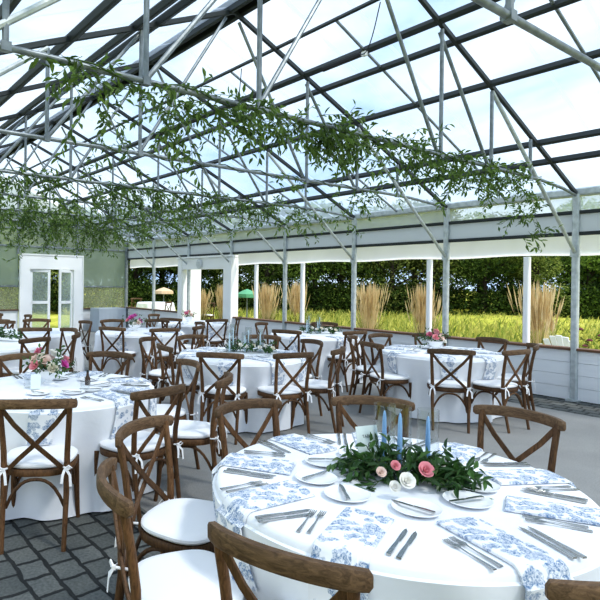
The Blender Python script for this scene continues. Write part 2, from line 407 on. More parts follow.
# trusses ----------------------------------------------------------------
TL = {-1: 'steel roof truss overhead, bare of greenery, cropped by the top right corner',
      0: 'steel roof truss whose bottom tube carries the largest leafy garland',
      1: 'bare steel roof truss between the large garland and the drooping second garland',
      2: 'steel roof truss with the second, drooping leafy garland along its tube',
      3: 'steel roof truss over the side doorway end with small garland clumps',
      4: 'steel roof truss carrying the bushy garland above the white end door',
      5: 'steel roof truss with a thin trailing garland close to the end wall',
      6: 'last bare steel roof truss just in front of the green end wall'}
for k in range(-1, 7):
    Y = Y0 + k * S
    t = empty('roof_truss', (RX, Y, 0), 0, TL[k], 'roof truss', 'roof trusses of the greenhouse')
    for sd in (1, -1):
        X = lambda d: sd * d      # d = distance from the ridge
        H = lambda d: RZ - SL * d
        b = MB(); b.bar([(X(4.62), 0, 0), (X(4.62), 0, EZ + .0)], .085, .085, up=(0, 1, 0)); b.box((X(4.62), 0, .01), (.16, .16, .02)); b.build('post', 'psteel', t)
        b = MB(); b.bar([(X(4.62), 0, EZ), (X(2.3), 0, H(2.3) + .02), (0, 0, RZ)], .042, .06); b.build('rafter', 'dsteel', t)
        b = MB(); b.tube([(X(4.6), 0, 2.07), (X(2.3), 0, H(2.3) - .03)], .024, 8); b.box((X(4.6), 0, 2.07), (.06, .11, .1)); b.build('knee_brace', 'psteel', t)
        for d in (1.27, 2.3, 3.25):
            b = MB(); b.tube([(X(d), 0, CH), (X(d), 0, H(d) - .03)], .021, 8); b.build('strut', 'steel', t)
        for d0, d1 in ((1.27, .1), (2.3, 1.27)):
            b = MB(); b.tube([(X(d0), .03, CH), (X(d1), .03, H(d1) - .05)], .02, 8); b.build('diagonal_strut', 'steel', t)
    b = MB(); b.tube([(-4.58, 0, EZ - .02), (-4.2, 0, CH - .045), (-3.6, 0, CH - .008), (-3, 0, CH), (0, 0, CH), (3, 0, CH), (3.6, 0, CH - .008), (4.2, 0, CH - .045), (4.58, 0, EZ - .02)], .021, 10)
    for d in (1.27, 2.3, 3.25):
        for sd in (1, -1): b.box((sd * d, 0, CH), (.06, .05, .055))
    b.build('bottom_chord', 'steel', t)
# purlins
PL = [(5.42, 'purlin', 1.35, 'upper thick dark roof purlin on the meadow-side slope, with hanging cables'), (5.74, 'purlin', 1., 'second dark roof purlin down the meadow-side slope'), (6.46, 'purlin', 1., 'third dark roof purlin halfway down the meadow-side slope'),
      (7.64, 'purlin', 1., 'fourth dark roof purlin low on the meadow-side slope'), (8.04, 'purlin', 1., 'lowest dark roof purlin just above the meadow-side eave'), (4.9, 'purlin', .55, 'thin grey vent rail near the ridge on the meadow-side slope'),
      (3.14, 'purlin', 1.5, 'thick dark roof purlin of the opposite slope, upper one of a close pair'), (2.86, 'purlin', 1.5, 'thick dark roof purlin of the opposite slope, lower one of a close pair'), (2.14, 'purlin', 1.6, 'broad dark roof purlin with studs, below the close pair on the opposite slope'),
      (1.2, 'purlin', 1.2, 'dark roof purlin low on the opposite slope at the picture corner')]
for x, nm, k, lab in PL:
    z = roofz(x) + .045; b = MB(); s = 1 if x > RX else -1
    n = Vector((s * SL, 0, 1)).normalized(); b.bar([(x, -2.6, z - .02), (x, YE, z - .02)], .055 * k, .08 * (1 if k > .8 else .6), up=tuple(n))
    if k > 1.4:
        for q in range(44): b.box((x + .045 * k * .8, -2 + q * .42, z + .02), (.02, .02, .05))
    tag(b.build('roof_purlin', 'dsteel'), lab, 'roof purlin', 'roof purlins of the greenhouse')
b = MB(); b.bar([(RX - .06, -2.6, RZ + .02), (RX - .06, YE, RZ + .02)], .06, .13); b.bar([(RX + .12, -2.6, RZ + .03), (RX + .12, YE, RZ + .03)], .06, .11); b.box((RX + .03, 7.13, RZ + .09), (.26, 19.46, .02))
tag(b.build('ridge_beam', 'dsteel'), 'double dark ridge beam along the peak of the roof', 'ridge beam')
# glazing bars between trusses
GB = ['above the picture corner', 'first bay past the garland truss', 'second bay', 'third bay', 'fourth bay', 'fifth bay', 'sixth bay', 'last bay']
for k in range(-1, 7):
    y = Y0 + k * S + .97
    b = MB(); b.bar([(RX + .7, y, roofz(RX + .7) + .03), (W, y, EZ + .03)], .028, .03)
    tag(b.build('glazing_bar', 'steel'), 'thin grey glazing bar on the meadow-side roof slope, ' + GB[k + 1], 'glazing bar', 'glazing bars of the roof')
# cables + lamp on the thick purlin
for (a_, c_, lab) in (((4.92, 3.75), (5.38, 4.42), 'thin black cable from the thick purlin up to the vent rail, longer of two'), ((4.92, 6.05), (5.38, 6.75), 'thin black cable from the thick purlin up to the vent rail, shorter of two')):
    p = [(a_[0] + (c_[0] - a_[0]) * t, a_[1] + (c_[1] - a_[1]) * t, roofz(a_[0]) + (roofz(c_[0]) - roofz(a_[0])) * t - .22 * sin(PI * t)) for t in [i / 12 for i in range(13)]]
    b = MB(); b.tube(p, .006, 6); tag(b.build('hanging_cable', 'rubber'), lab, 'cable')
b = MB(); b.bar([(5.36, 4.35, roofz(5.36) - .06), (5.36, 4.95, roofz(5.36) - .06)], .05, .05); o = b.build('tube_lamp', 'rubber')
o2 = MB(); o2.box((5.36, 4.3, roofz(5.36) - .07), (.045, .06, .05)); q = o2.build('lamp_socket', 'white', o, False); tag(o, 'black tube with a white end box fixed under the thick roof purlin', 'lamp')

# ------------------------------------------------------------------ greenery strands
def strand(b, p0, d0, L, leafL, leafW, step=.03, grav=.6, rnds=random, sb=None, curl=.25):
    p = Vector(p0); d = Vector(d0).normalized(); n = max(2, int(L / step)); pts = [p.copy()]
    for i in range(n):
        d = (d + Vector((rnds.gauss(0, curl), rnds.gauss(0, curl), rnds.gauss(0, curl) - grav * step * 4)).normalized() * .22).normalized()
        p = p + d * step; pts.append(p.copy())
        sd = d.cross(Vector((rnds.gauss(0, 1), rnds.gauss(0, 1), rnds.gauss(0, 1)))).normalized() if i else Vector((1, 0, 0))
        ld = (d * .6 + sd * .9 + Vector((0, 0, -.25))).normalized(); k = rnds.uniform(.7, 1.15)
        b.leaf(p, ld, Vector((rnds.gauss(0, .5), rnds.gauss(0, .5), 1)), leafL * k, leafW * k)
    if sb is not None: sb.tube(pts[::2] if len(pts) > 4 else pts, .0022, 3)
    return p
def garland(k, label, segs, seed):
    rr = random.Random(seed); Y = Y0 + k * S; g = empty('leafy_garland', (4, Y, CH), 0, label, 'garland', 'leafy garlands on the roof trusses')
    lb, sb = MB(), MB()
    xs = [s_[0] for s_ in segs] + [s_[1] for s_ in segs]; n = 40; x0, x1 = min(xs), max(xs)
    sb.tube([(x0 + (x1 - x0) * i / n - 4, .034 * cos(i * 1.3), .034 * sin(i * 1.3)) for i in range(n + 1)], .006, 4)
    for (xa, xb, cnt, droop, L) in segs:
        for _ in range(cnt):
            x = rr.uniform(xa, xb); p = (x - 4 + rr.gauss(0, .03), rr.gauss(0, .07), rr.uniform(-.05, .07) - abs(rr.gauss(0, droop)))
            d = (rr.choice((-1, 1)) * rr.uniform(.2, 1), rr.gauss(0, .45), rr.uniform(-.9, .45))
            strand(lb, p, d, L * rr.uniform(.5, 1.3), .078 if k < 2 else .09, .03 if k < 2 else .036, .034, .7, rr, sb)
    lb.build('foliage', 'vine', g, smooth=False); sb.build('vine', 'stemgreen', g)
garland(0, 'largest green vine garland, wrapped along the first full truss tube above the tables', [(1.18, 1.45, 5, .03, .2), (1.42, 1.62, 16, .14, .3), (1.55, 2.35, 24, .18, .35), (1.95, 2.3, 10, .25, .35), (2.3, 2.75, 26, .06, .28), (2.7, 3.8, 80, .1, .32), (3.7, 4.5, 66, .11, .32), (4.4, 5.0, 26, .12, .36), (4.9, 5.9, 56, .1, .3), (5.7, 6.6, 54, .13, .34), (6.5, 7.3, 22, .1, .3), (7.1, 7.75, 30, .45, .34)], 3)
garland(1, 'small stray vine sprigs on the second truss tube behind the large garland', [(2.3, 2.9, 9, .1, .3), (4.9, 5.3, 8, .1, .3), (6.2, 6.75, 26, .28, .34)], 5)
garland(2, 'drooping green vine garland along the third truss tube', [(1.9, 3.1, 46, .1, .32), (3.2, 4.4, 50, .12, .34), (4.3, 5.9, 70, .14, .34), (5.8, 7.2, 46, .14, .34), (7.1, 7.8, 16, .2, .32)], 8)
garland(3, 'patchy green vine garland along the fourth truss tube', [(2.3, 3.2, 34, .12, .34), (3.3, 4.8, 40, .14, .36), (5.2, 6.8, 46, .14, .34), (7.3, 8.0, 12, .15, .3)], 13)
garland(4, 'thick bushy vine garland in front of the end wall, above the white door', [(2.6, 4.2, 90, .2, .4), (4.1, 5.6, 84, .22, .4), (5.5, 7.0, 50, .16, .38), (6.9, 8.0, 24, .12, .34)], 17)
garland(5, 'trailing vine garland deepest in the greenhouse, hanging low near the end wall', [(3.4, 5.2, 90, .26, .42), (5.1, 6.4, 60, .26, .4), (6.3, 7.6, 24, .16, .36)], 21)

# ------------------------------------------------------------------ chair prototype
def seat_outline(sc=1., n=40, yo=0.):
    out = []
    for i in range(n):
        a = 2 * PI * i / n; c, s_ = cos(a), sin(a); e = 2 / 2.9
        x = abs(c) ** e * (1 if c > 0 else -1) * .222; y = abs(s_) ** e * (1 if s_ > 0 else -1) * .205
        x *= 1 + .10 * (y / .205)
        out.append((x * sc, y * sc + yo))
    return out
def make_chair():
    r = empty('cross_back_chair')
    o = seat_outline
    b = MB(); b.loft([[(x, y, z) for x, y in o(s_)] for s_, z in ((.93, .415), (.97, .418), (.985, .43), (.985, .45), (.96, .458), (.8, .46))]); b.build('seat', 'wood', r)
    b = MB(); b.loft([[(x, y, z) for x, y in o(s_, yo=.006)] for s_, z in ((.86, .461), (.95, .465), (.985, .475), (.98, .487), (.93, .497), (.78, .503), (.4, .506))]); cu = b.build('seat_cushion', 'cushion', r)
    for sx in (-1, 1):
        b = MB(); x, y = sx * .178, -.205
        b.tube([(x - sx * .03, y + .03, .475), (x, y - .028, .478), (x + sx * .024, y - .012, .476), (x + sx * .018, y + .02, .475)], .006, 6)
        b.bar([(x, y - .026, .478), (x + sx * .03, y - .045, .44), (x + sx * .035, y - .05, .375)], .016, .004, up=(0, 1, 0))
        b.bar([(x, y - .026, .478), (x - sx * .012, y - .05, .445), (x - sx * .018, y - .056, .395)], .016, .004, up=(0, 1, 0))
        b.tube([(x, y - .03, .478), (x + sx * .022, y - .04, .497), (x + sx * .04, y - .04, .483), (x + sx * .02, y - .036, .472), (x, y - .03, .476)], .005, 5)
        b.box((x, y - .03, .477), (.016, .014, .016)); b.build('tie', 'cushion', cu)
    for sx in (-1, 1):
        b = MB(); P = [(.178, -.275, 0), (.181, -.245, .15), (.184, -.215, .32), (.183, -.2, .45), (.186, -.203, .58), (.194, -.222, .72), (.2, -.243, .83), (.202, -.25, .868)]
        b.tube([(sx * x, y, z) for x, y, z in P], [.0145, .0155, .0175, .019, .018, .017, .017, .0165], 10); b.build('rear_post', 'wood', r)
        b = MB(); P = [(.2, .175, .43), (.203, .18, .3), (.208, .19, .14), (.214, .21, 0)]
        b.tube([(sx * x, y, z) for x, y, z in P], [.021, .02, .017, .0145], 10); b.build('front_leg', 'wood', r)
    # crest rail: bent outward (backward) flat band
    P = []; n = 15
    for i in range(n):
        t = -1 + 2 * i / (n - 1); P.append((t * .235, -.232 - .072 * (1 - t * t) ** .85, .866 + .012 * (1 - t * t)))
    b = MB(); P = [(P[0][0] - .009, P[0][1] + .004, P[0][2])] + P + [(P[-1][0] + .009, P[-1][1] + .004, P[-1][2])]; sc = [1.] * (n + 2); sc[0] = sc[-1] = .5; sc[1] = sc[-2] = .9
    b.sweep(P, [(-.011, -.028), (.011, -.028), (.0155, -.02), (.0155, .02), (.011, .028), (-.011, .028), (-.0155, .02), (-.0155, -.02)], (0, 0, 1), sc); b.build('crest_rail', 'crest', r)
    for sx in (-1, 1):
        off = .007 * sx
        P = [(sx * .196, -.245, .845), (sx * .12, -.238 + off, .745), (sx * .01, -.228 + off, .63), (-sx * .1, -.215 + off, .53), (-sx * .172, -.2, .455)]
        b = MB(); b.bar(P, .028, .011, up=(0, 1, 0)); b.build('cross_slat', 'wood', r)
    # bentwood arches below the seat
    def arch(p0, p1, top, sag):
        p0, p1 = Vector(p0), Vector(p1); pts = []
        for i in range(13):
            t = i / 12; q = p0.lerp(p1, t); u = 2 * t - 1; pts.append((q.x, q.y, top - sag * abs(u) ** 2.6))
        return pts
    for a0, a1 in (((-.19, .178), (.19, .178)), ((-.172, -.206), (.172, -.206)), ((-.18, -.2), (-.19, .175)), ((.18, -.2), (.19, .175))):
        b = MB(); b.tube(arch((*a0, 0), (*a1, 0), .405, .165), .0105, 8); b.build('arch_brace', 'wood', r)
    return r

# tables: centre, radius
T = {0: (2.07, 1.48), 1: (1.65, 4.25), 2: (4.2, 5.1), 3: (6.9, 6.5), 4: (6.6, 4.05), 5: (4.62, 8.3), 6: (6.6, 9.6), 7: (1.95, 7.6), 8: (3.05, 9.05), 9: (2.55, 11.25)}
TR = {k: .74 for k in T}; TR[0] = .765; TR[4] = .72; TR[3] = .72
# crest position, table, label, optional extra turn
CHS = [
 (3.31, 1.53, 0, 'cross-back chair beyond the big table, crest and X facing the viewer, on grey concrete'),
 (2.88, 2.22, 0, 'cross-back chair straight behind the tall glass candle cylinders'),
 (2.12, 2.55, 0, 'cross-back chair at the far left side of the big table, with hanging cushion tie'),
 (1.35, 2.45, 0, 'cross-back chair with round white seat beside big table, second from the front left corner'),
 (.88, 1.83, 0, 'large cross-back chair at lower left, weathered curved crest and white seat cropped below'),
 (1.01, 1.085, 0, 'cross-back chair closest to the viewer, long dark crest crossing the bottom of the picture'),
 (1.66, .455, 0, 'cross-back chair cropped in the bottom right corner, only its crest end showing'),
 (1.09, 3.22, 1, 'cross-back chair seen fully from behind at lower left, legs on the cobble pavers'),
 (1.94, 3.14, 1, 'dark cross-back chair on the paver edge between the left table and big table'),
 (2.60, 3.30, 1, 'cross-back chair seen edge-on, crest end towards viewer, between the left and middle tables'),
 (2.81, 4.08, 1, 'cross-back chair on the concrete, directly left of the middle table with candles'),
 (2.47, 5.01, 1, 'cross-back chair behind the left table, low wide crest just right of the brown bottle'),
 (1.66, 5.29, 1, 'cross-back chair directly behind the rose bouquet, crest cropped by the left picture edge'),
 (3.35, 4.42, 2, 'cross-back chair seen from behind at the front of the middle table, left of its pair'),
 (4.04, 4.03, 2, 'cross-back chair seen from behind at the front of the middle table, right of its pair'),
 (4.79, 4.09, 2, 'cross-back chair seen from its side at the right of middle table, white seat visible'),
 (5.17, 4.84, 2, 'cross-back chair behind the side-turned chair, at the right of the middle table'),
 (5.0, 5.62, 2, 'cross-back chair beyond the middle table, crest just right of its candle glasses'),
 (4.14, 6.12, 2, 'cross-back chair beyond the middle table, light crest left of its candle glasses'),
 (5.86, 6.10, 3, 'cross-back chair seen from behind in front of the far candle table'),
 (6.55, 7.48, 3, 'cross-back chair at the left end of the far candle table, against the white half wall'),
 (7.75, 7.02, 3, 'cross-back chair at the far side of the candle table below the plume grass'),
 (6.74, 5.46, 3, 'cross-back chair with its back to the pink bouquet table, serving the far candle table'),
 (6.64, 4.98, 4, 'cross-back chair at the pink bouquet table, near the steel post, crest against the half wall'),
 (5.56, 4.36, 4, 'cross-back chair left of the pink bouquet table, white seat turned to the right'),
 (6.0, 5.0, 4, 'cross-back chair seen edge-on left of the pink bouquet table, behind another chair'),
 (5.75, 3.39, 4, 'cross-back chair seen squarely from behind in front of the pink bouquet table'),
 (6.43, 2.98, 4, 'cross-back chair in front right of the pink bouquet table, pale crest and white seat'),
 (7.22, 3.18, 4, 'dark cross-back chair at the right of the pink bouquet table, next to the half wall'),
 (7.45, 3.88, 4, 'dark cross-back chair behind the pink bouquet table, below the slender white post'),
 (7.42, 4.72, 4, 'cross-back chair hidden behind the pink bouquet, only a crest end showing by the steel post'),
 (3.22, 5.32, 2, 'dark cross-back chair at the left end of the middle table, behind the light-crested chair pair'),
 (3.45, 6.10, 2, 'light cross-back chair at the far left of the middle table'),
 (3.79, 7.75, 5, 'dark cross-back chair left of the magenta bouquet, seen squarely, grey-blue counter behind'),
 (4.56, 9.25, 5, 'light cross-back chair beyond the magenta bouquet table, close to the grey-blue counter'),
 (4.42, 7.15, 5, 'cross-back chair in front of the magenta bouquet table, just right of the blooms'),
 (5.22, 7.35, 5, 'small cross-back chair seen edge-on right of the magenta bouquet table'),
 (5.68, 7.98, 5, 'dark cross-back chair right of the magenta bouquet table, behind the edge-on chair'),
 (5.35, 8.95, 5, 'light cross-back chair at the far right of the magenta bouquet table'),
 (5.75, 9.15, 6, 'dark cross-back chair left of the doorway bouquet table'),
 (6.10, 10.45, 6, 'cross-back chair beyond the doorway bouquet table, backmost of the overlapping crests'),
 (6.42, 8.50, 6, 'cross-back chair right of the doorway bouquet, seen from behind by the doorway column'),
 (7.25, 8.85, 6, 'cross-back chair against the half wall, beside the doorway column'),
 (2.98, 7.04, 7, 'cross-back chair right of the cropped far left table, nearer of two clustered chairs'),
 (3.2, 7.8, 7, 'cross-back chair right of the cropped far left table, farther of two clustered chairs'),
 (2.28, 6.75, 7, 'cross-back chair at the far left, seen from behind above the rose bouquet'),
 (2.75, 8.10, 8, 'light cross-back chair at the far left, just behind the chair over the rose bouquet'),
 (2.0, 8.83, 7, 'dark cross-back chair on the far side of the cropped table at the left edge'),
 (3.42, 9.98, 8, 'light cross-back chair in front of the white end door, wide crest'),
 (4.02, 9.12, 8, 'cross-back chair turned sideways, just right of the end door opening'),
 (2.72, 10.05, 8, 'cross-back chair seen edge-on before the right leaf of the end door'),
 (3.7, 11.2, 9, 'dark cross-back chair deep before the end door, smallest in that cluster'),
 (2.73, 9.67, 9, 'dark cross-back chair at the far left picture edge, leafy centrepiece in front of it'),
 (3.2, 12.1, 9, 'cross-back chair deep at the far left, thin dark crest before the white door surround'),
]
proto = make_chair()
seatc = {k: [] for k in T}
CREST = -.292
for i, (x, y, t, lab) in enumerate(CHS):
    c = proto if i == 0 else dup(proto)
    dx, dy = T[t][0] - x, T[t][1] - y; d = hypot(dx, dy); ux, uy = dx / d, dy / d
    dm = .99 if t else 1.06
    if d < dm: x, y, d = T[t][0] - ux * dm, T[t][1] - uy * dm, dm
    ang = atan2(uy, ux) - PI / 2 + random.uniform(-.06, .06) + {4: -.07, 3: -.12}.get(i, 0)
    sx, sy = x - (-sin(ang)) * CREST, y - cos(ang) * CREST
    c.location = (sx, sy, 0); c.rotation_euler = (0, 0, ang)
    tag(c, lab, 'chair', 'cross-back chairs at the round tables')
    seatc[t].append((sx - T[t][0], sy - T[t][1]))

# ------------------------------------------------------------------ tablecloths
ZT = .76
class Cloth:
    def __init__(s, t): s.t = t; s.R = TR[t]; s.ph = [random.uniform(0, 6.28) for _ in range(4)]; s.rho = .032
    def r(s, th, z):
        u = max(0., (ZT - s.rho - z) / ZT)
        f = .040 * sin(11 * th + s.ph[0] + .8 * sin(2 * th + s.ph[1])) + (.024 * (1 - 2 * abs(((19 * th + s.ph[2]) / PI) % 2 - 1))) + 0 * sin(19 * th + s.ph[2]) + .010 * sin(5 * th + s.ph[3])
        r = s.R + .012 + u * .05 + f * min(1., u * 1.9)
        if u > 0:
            for (cx, cy) in seatc[s.t]:
                d = hypot(cx, cy); a = atan2(cy, cx); da = (th - a + PI) % (2 * PI) - PI
                lat = abs(d * math.tan(max(-1.2, min(1.2, da)))) if abs(da) < 1.2 else 9
                front = d - .222
                if front < r + .02 and lat < .56:
                    k = min(1., max(0., (.56 - lat) / .34)); k = k * k * (3 - 2 * k); q = min(1., max(0., (ZT - .02 - z) / .25)); q = q ** 1.25
                    r = min(r, r + (max(.3, front * .98) - r) * k * q * (.4 if s.t == 0 else .45))
        return r
    def build(s, label):
        cx, cy = T[s.t]; b = MB(); n = 144; rho = s.rho
        zs = [.755 - rho, .70, .66, .62, .58, .54, .5, .44, .36, .28, .2, .12, .06, .012]
        def fn(i, j):
            th = 2 * PI * i / n
            if j < 5: rr, z = (s.R - rho) * [.002, .3, .6, .85, 1.][j], ZT
            elif j < 8:
                a = (j - 4) / 3 * PI / 2; rr, z = s.R - rho + rho * sin(a), ZT - rho + rho * cos(a)
            else: z = zs[j - 8]; rr = s.r(th, z)
            return (rr * cos(th), rr * sin(th), z)
        b.grid(fn, n, 8 + len(zs), True)
        o = b.build('tablecloth', 'cloth'); o.location = (cx, cy, 0); tag(o, label, 'tablecloth', 'white tablecloths')
    def pt(s, th0, r, u, off):
        """point on the cloth: r measured radially outward along the strip, may exceed the edge"""
        re = sqrt((s.R - s.rho) ** 2 - u * u); rho = s.rho
        if r <= re:
            x, y, z = r, u, ZT + off
            return (x * cos(th0) - y * sin(th0), x * sin(th0) + y * cos(th0), z)
        d = r - re; th = th0 + asin(u / (s.R - rho)); al = min(d / rho, PI / 2)
        if d < rho * PI / 2: rr, z = s.R - rho + (rho + off) * sin(al), ZT - rho + (rho + off) * cos(al)
        else: z = ZT - rho - (d - rho * PI / 2); rr = max(s.r(th, z), s.R - .05 * 0) + off + .004 if False else s.r(th, z) + off + .010
        return (rr * cos(th), rr * sin(th), z)
TLAB = {0: 'white cloth on the big round table set with three candle cylinders, largest in the picture', 1: 'white floor-length cloth on the round table with the rose bouquet, at the left',
        2: 'white floor-length cloth on the middle round table with pale candle glasses', 3: 'white floor-length cloth on the far round candle table by the half wall', 4: 'white floor-length cloth on the round table with pink bouquet beside the half wall',
        5: 'white cloth on the round table with the magenta bouquet, left of the doorway bouquet table', 6: 'white cloth on the round table with a small bouquet before the side doorway',
        7: 'white cloth on the round table cropped at the far left edge', 8: 'white cloth on the round table before the end door, mostly behind chairs', 9: 'white cloth on the round table deepest at the far left'}
TBL = {0: 'round table under the white cloth carrying the three blue candles', 1: 'round table under the cloth with the rose bouquet, at the left', 2: 'round table under the cloth with pale candle glasses, mid picture', 3: 'round table under the far candle setting by the half wall', 4: 'round table under the pink bouquet beside the half wall', 5: 'round table under the magenta bouquet', 6: 'round table under the small bouquet before the side doorway', 7: 'round table under the leafy centrepiece cropped at the left edge', 8: 'round table before the white end door, hidden behind chairs', 9: 'round table deepest at the far left'}
CL = {}
for t in T:
    cl = CL[t] = Cloth(t)
    cl.build(TLAB[t])
    tb = empty('round_table', (*T[t], 0), 0, 'round folding table hidden under ' + TLAB[t].replace('floor-length ', ''), 'table', 'round banquet tables')
    tb['label'] = TBL[t]
    b = MB(); b.lathe([(0, .728), (TR[t] - .05, .728), (TR[t] - .04, .735), (TR[t] - .04, .748), (TR[t] - .05, .752), (0, .752)], 40, cap=False); b.build('tabletop', 'wood', tb)
    for a in range(4):
        b = MB(); th = a * PI / 2 + .5; b.tube([(.14 * cos(th), .14 * sin(th), .728), (.2 * cos(th), .2 * sin(th), 0)], .016, 8); b.build('table_leg', 'dsteel', tb)

# ------------------------------------------------------------------ table settings
def napkin(t, th, hang, label, w=.172, r0=.425, skew=0.):
    cl = CL[t]; b = MB(); re = cl.R
    rs = [r0, r0 + .004] + list(np.linspace(r0 + .03, re - .03, 8)) + [re - .015, re, re + .012, re + .024] + list(np.linspace(re + .05, re + hang, max(3, int(hang / .03))))
    prof = [(-.5, .002), (-.5, .011), (-.47, .0125), (-.2, .0125), (.1, .0125), (.3, .0125), (.315, .0085), (.40, .0085), (.415, .0055), (.5, .0055), (.5, .002)]
    vs = []
    for i, r in enumerate(rs):
        for u, h in prof:
            vs.append(cl.pt(th, r, u * w + skew * (r - re), h + .002 if i else .003))
    m = len(prof); fs = []
    for i in range(len(rs) - 1):
        for j in range(m): fs.append((i * m + j, i * m + (j + 1) % m, (i + 1) * m + (j + 1) % m, (i + 1) * m + j))
    fs += [tuple(reversed(range(m))), tuple(range((len(rs) - 1) * m, len(rs) * m))]
    b.add(vs, fs); c = (*T[t], 0); b.v = [(x + c[0], y + c[1], z) for x, y, z in b.v]
    p = cl.pt(th, .55, 0, 0)
    tag(b.build('napkin', 'toile', loc=(p[0] + c[0], p[1] + c[1], ZT)), label, 'napkin', 'blue toile napkins')

def make_plate():
    b = MB(); b.lathe([(0, .002), (.05, .002), (.055, .0), (.06, .002), (.088, .013), (.0905, .0155), (.088, .0165), (.062, .0065), (.05, .005), (0, .005)], 36, cap=False)
    return b.mesh('bread_plate', 'china')
def make_knife(L=.225):
    b = MB(); P = [(0, -L * .5, .004), (0, -L * .3, .0045), (0, -L * .02, .004)]
    b.sweep(P, [(-.0075, -.003), (.0075, -.003), (.0075, .003), (-.0075, .003)], (0, 0, 1), [1, .95, .7])
    w = .0085; ys = [-.02, .02, .3, .42, .5]
    V = []
    for y, l, r in zip(ys, (-.5, -.7, -.7, -.6, -.1), (.5, 1., 1.15, .9, -.05)): V += [(l * w, y * L, .0025), (r * w, y * L, .0025), (r * w, y * L, .0042), (l * w, y * L, .0052)]
    b.loft([V[i * 4:i * 4 + 4] for i in range(5)]); return b.mesh('table_knife', 'silver')
def make_fork(L=.20):
    b = MB(); P = [(0, -.5 * L, .003), (0, -.35 * L, .004), (0, 0, .005), (0, .18 * L, .007)]
    b.sweep(P, [(-.006, -.0018), (.006, -.0018), (.006, .0018), (-.006, .0018)], (0, 0, 1), [1.15, .95, .5, .55])
    b.loft([[(-.004, .17 * L, .006), (.004, .17 * L, .006), (.004, .17 * L, .0085), (-.004, .17 * L, .0085)], [(-.011, .24 * L, .005), (.011, .24 * L, .005), (.011, .24 * L, .0075), (-.011, .24 * L, .0075)], [(-.0115, .3 * L, .004), (.0115, .3 * L, .004), (.0115, .3 * L, .0062), (-.0115, .3 * L, .0062)]])
    for q in range(4):
        x = -.0095 + q * .00633; b.bar([(x, .295 * L, .005), (x, .4 * L, .0035), (x, .5 * L, .005)], .0034, .0018, up=(0, 0, 1))
    return b.mesh('fork', 'silver')
PLATE, KNIFE, FORK = make_plate(), make_knife(), make_fork()
BKNIFE = make_knife(.165)
def put(me, name, t, th, r, u, z, turn, label, cat, group):
    c = T[t]; o = bpy.data.objects.new(name, me); COL.objects.link(o)
    x, y = r * cos(th) - u * sin(th), r * sin(th) + u * cos(th)
    o.location = (c[0] + x, c[1] + y, z); o.rotation_euler = (0, 0, th + PI / 2 + turn)
    tag(o, label, cat, group); return o
S0 = [(204, 'facing the closest chair'), (168, 'facing the large lower left chair'), (126, 'facing the second chair up left side'), (86, 'facing the far left chair'), (46, 'behind the candle cylinders'),
      (8, 'facing the chair at upper right'), (330, 'at the right rim, upper of two'), (294, 'at the right rim, lower of two'), (250, 'front centre below the pink rose')]
def setting(t, deg, desc, tbl, full, hang=.26):
    th = radians(deg); jj = random.uniform(-.03, .03); zc = ZT + .0015
    napkin(t, th, hang, f'blue toile napkin hanging over the {tbl}, {desc}', skew=random.uniform(-.15, .15) if t == 0 else random.uniform(-.2, .2))
    if full < 1: return
    a = th - radians(20); pr_ = .328 + jj * .3
    p = put(PLATE, 'bread_plate', t, a, pr_, 0, zc, 0, f'white bread plate on the {tbl}, {desc}', 'plate', 'white bread plates')
    bk = put(BKNIFE, 'butter_knife', t, a, pr_, -.015, zc + .0145, radians(55 + random.uniform(-25, 25)), f'butter knife on a bread plate, {tbl}, {desc}', 'knife', 'butter knives')
    if full < 2: return
    rr = TR[t] - .155
    for q, (u, nm) in enumerate(((-.135, 'inner'), (-.168, 'outer'))):
        put(FORK, 'fork', t, th, rr + .01 * q + jj, u, zc, radians(4), f'{nm} silver fork left of the napkin, {tbl}, {desc}', 'fork', 'silver forks')
    for q, (u, nm) in enumerate(((.14, 'inner'), (.172, 'outer'))):
        put(KNIFE, 'table_knife', t, th, rr + .006 * q + jj, u, zc, radians(-3), f'{nm} silver knife right of the napkin, {tbl}, {desc}', 'knife', 'table knives')
for deg, d in S0: setting(0, deg, d, 'big table', 2, .29 if deg in (250,) else .245)
def chair_angles(t): return sorted({round(math.degrees(atan2(y, x))) for x, y in seatc[t]})
S1 = {1: 'rose bouquet table', 2: 'middle candle table', 3: 'far candle table', 4: 'pink bouquet table', 5: 'magenta bouquet table', 6: 'doorway bouquet table'}
for t, nm in S1.items():
    A = chair_angles(t)
    seen_rim = {}
    for a in A:
        x, y = cos(radians(a)), sin(radians(a)); v = x * .575 + y * .818; l = x * .818 - y * .575      # away from / to the right of the viewer
        A2 = [q for q in A]; order = sorted(A2, key=lambda q: q); ix = order.index(a)
        side = ('far' if v > .5 else 'near' if v < -.5 else 'middle') + ' ' + ('right' if l > .35 else 'left' if l < -.35 else 'centre')
        c_ = seen_rim[side] = seen_rim.get(side, 0) + 1
        setting(t, a, side + ' rim' + ('' if c_ == 1 else ', second place' if c_ == 2 else ', third place'), nm, 2 if t == 1 else 1 if t in (2, 4) else 0, .23)

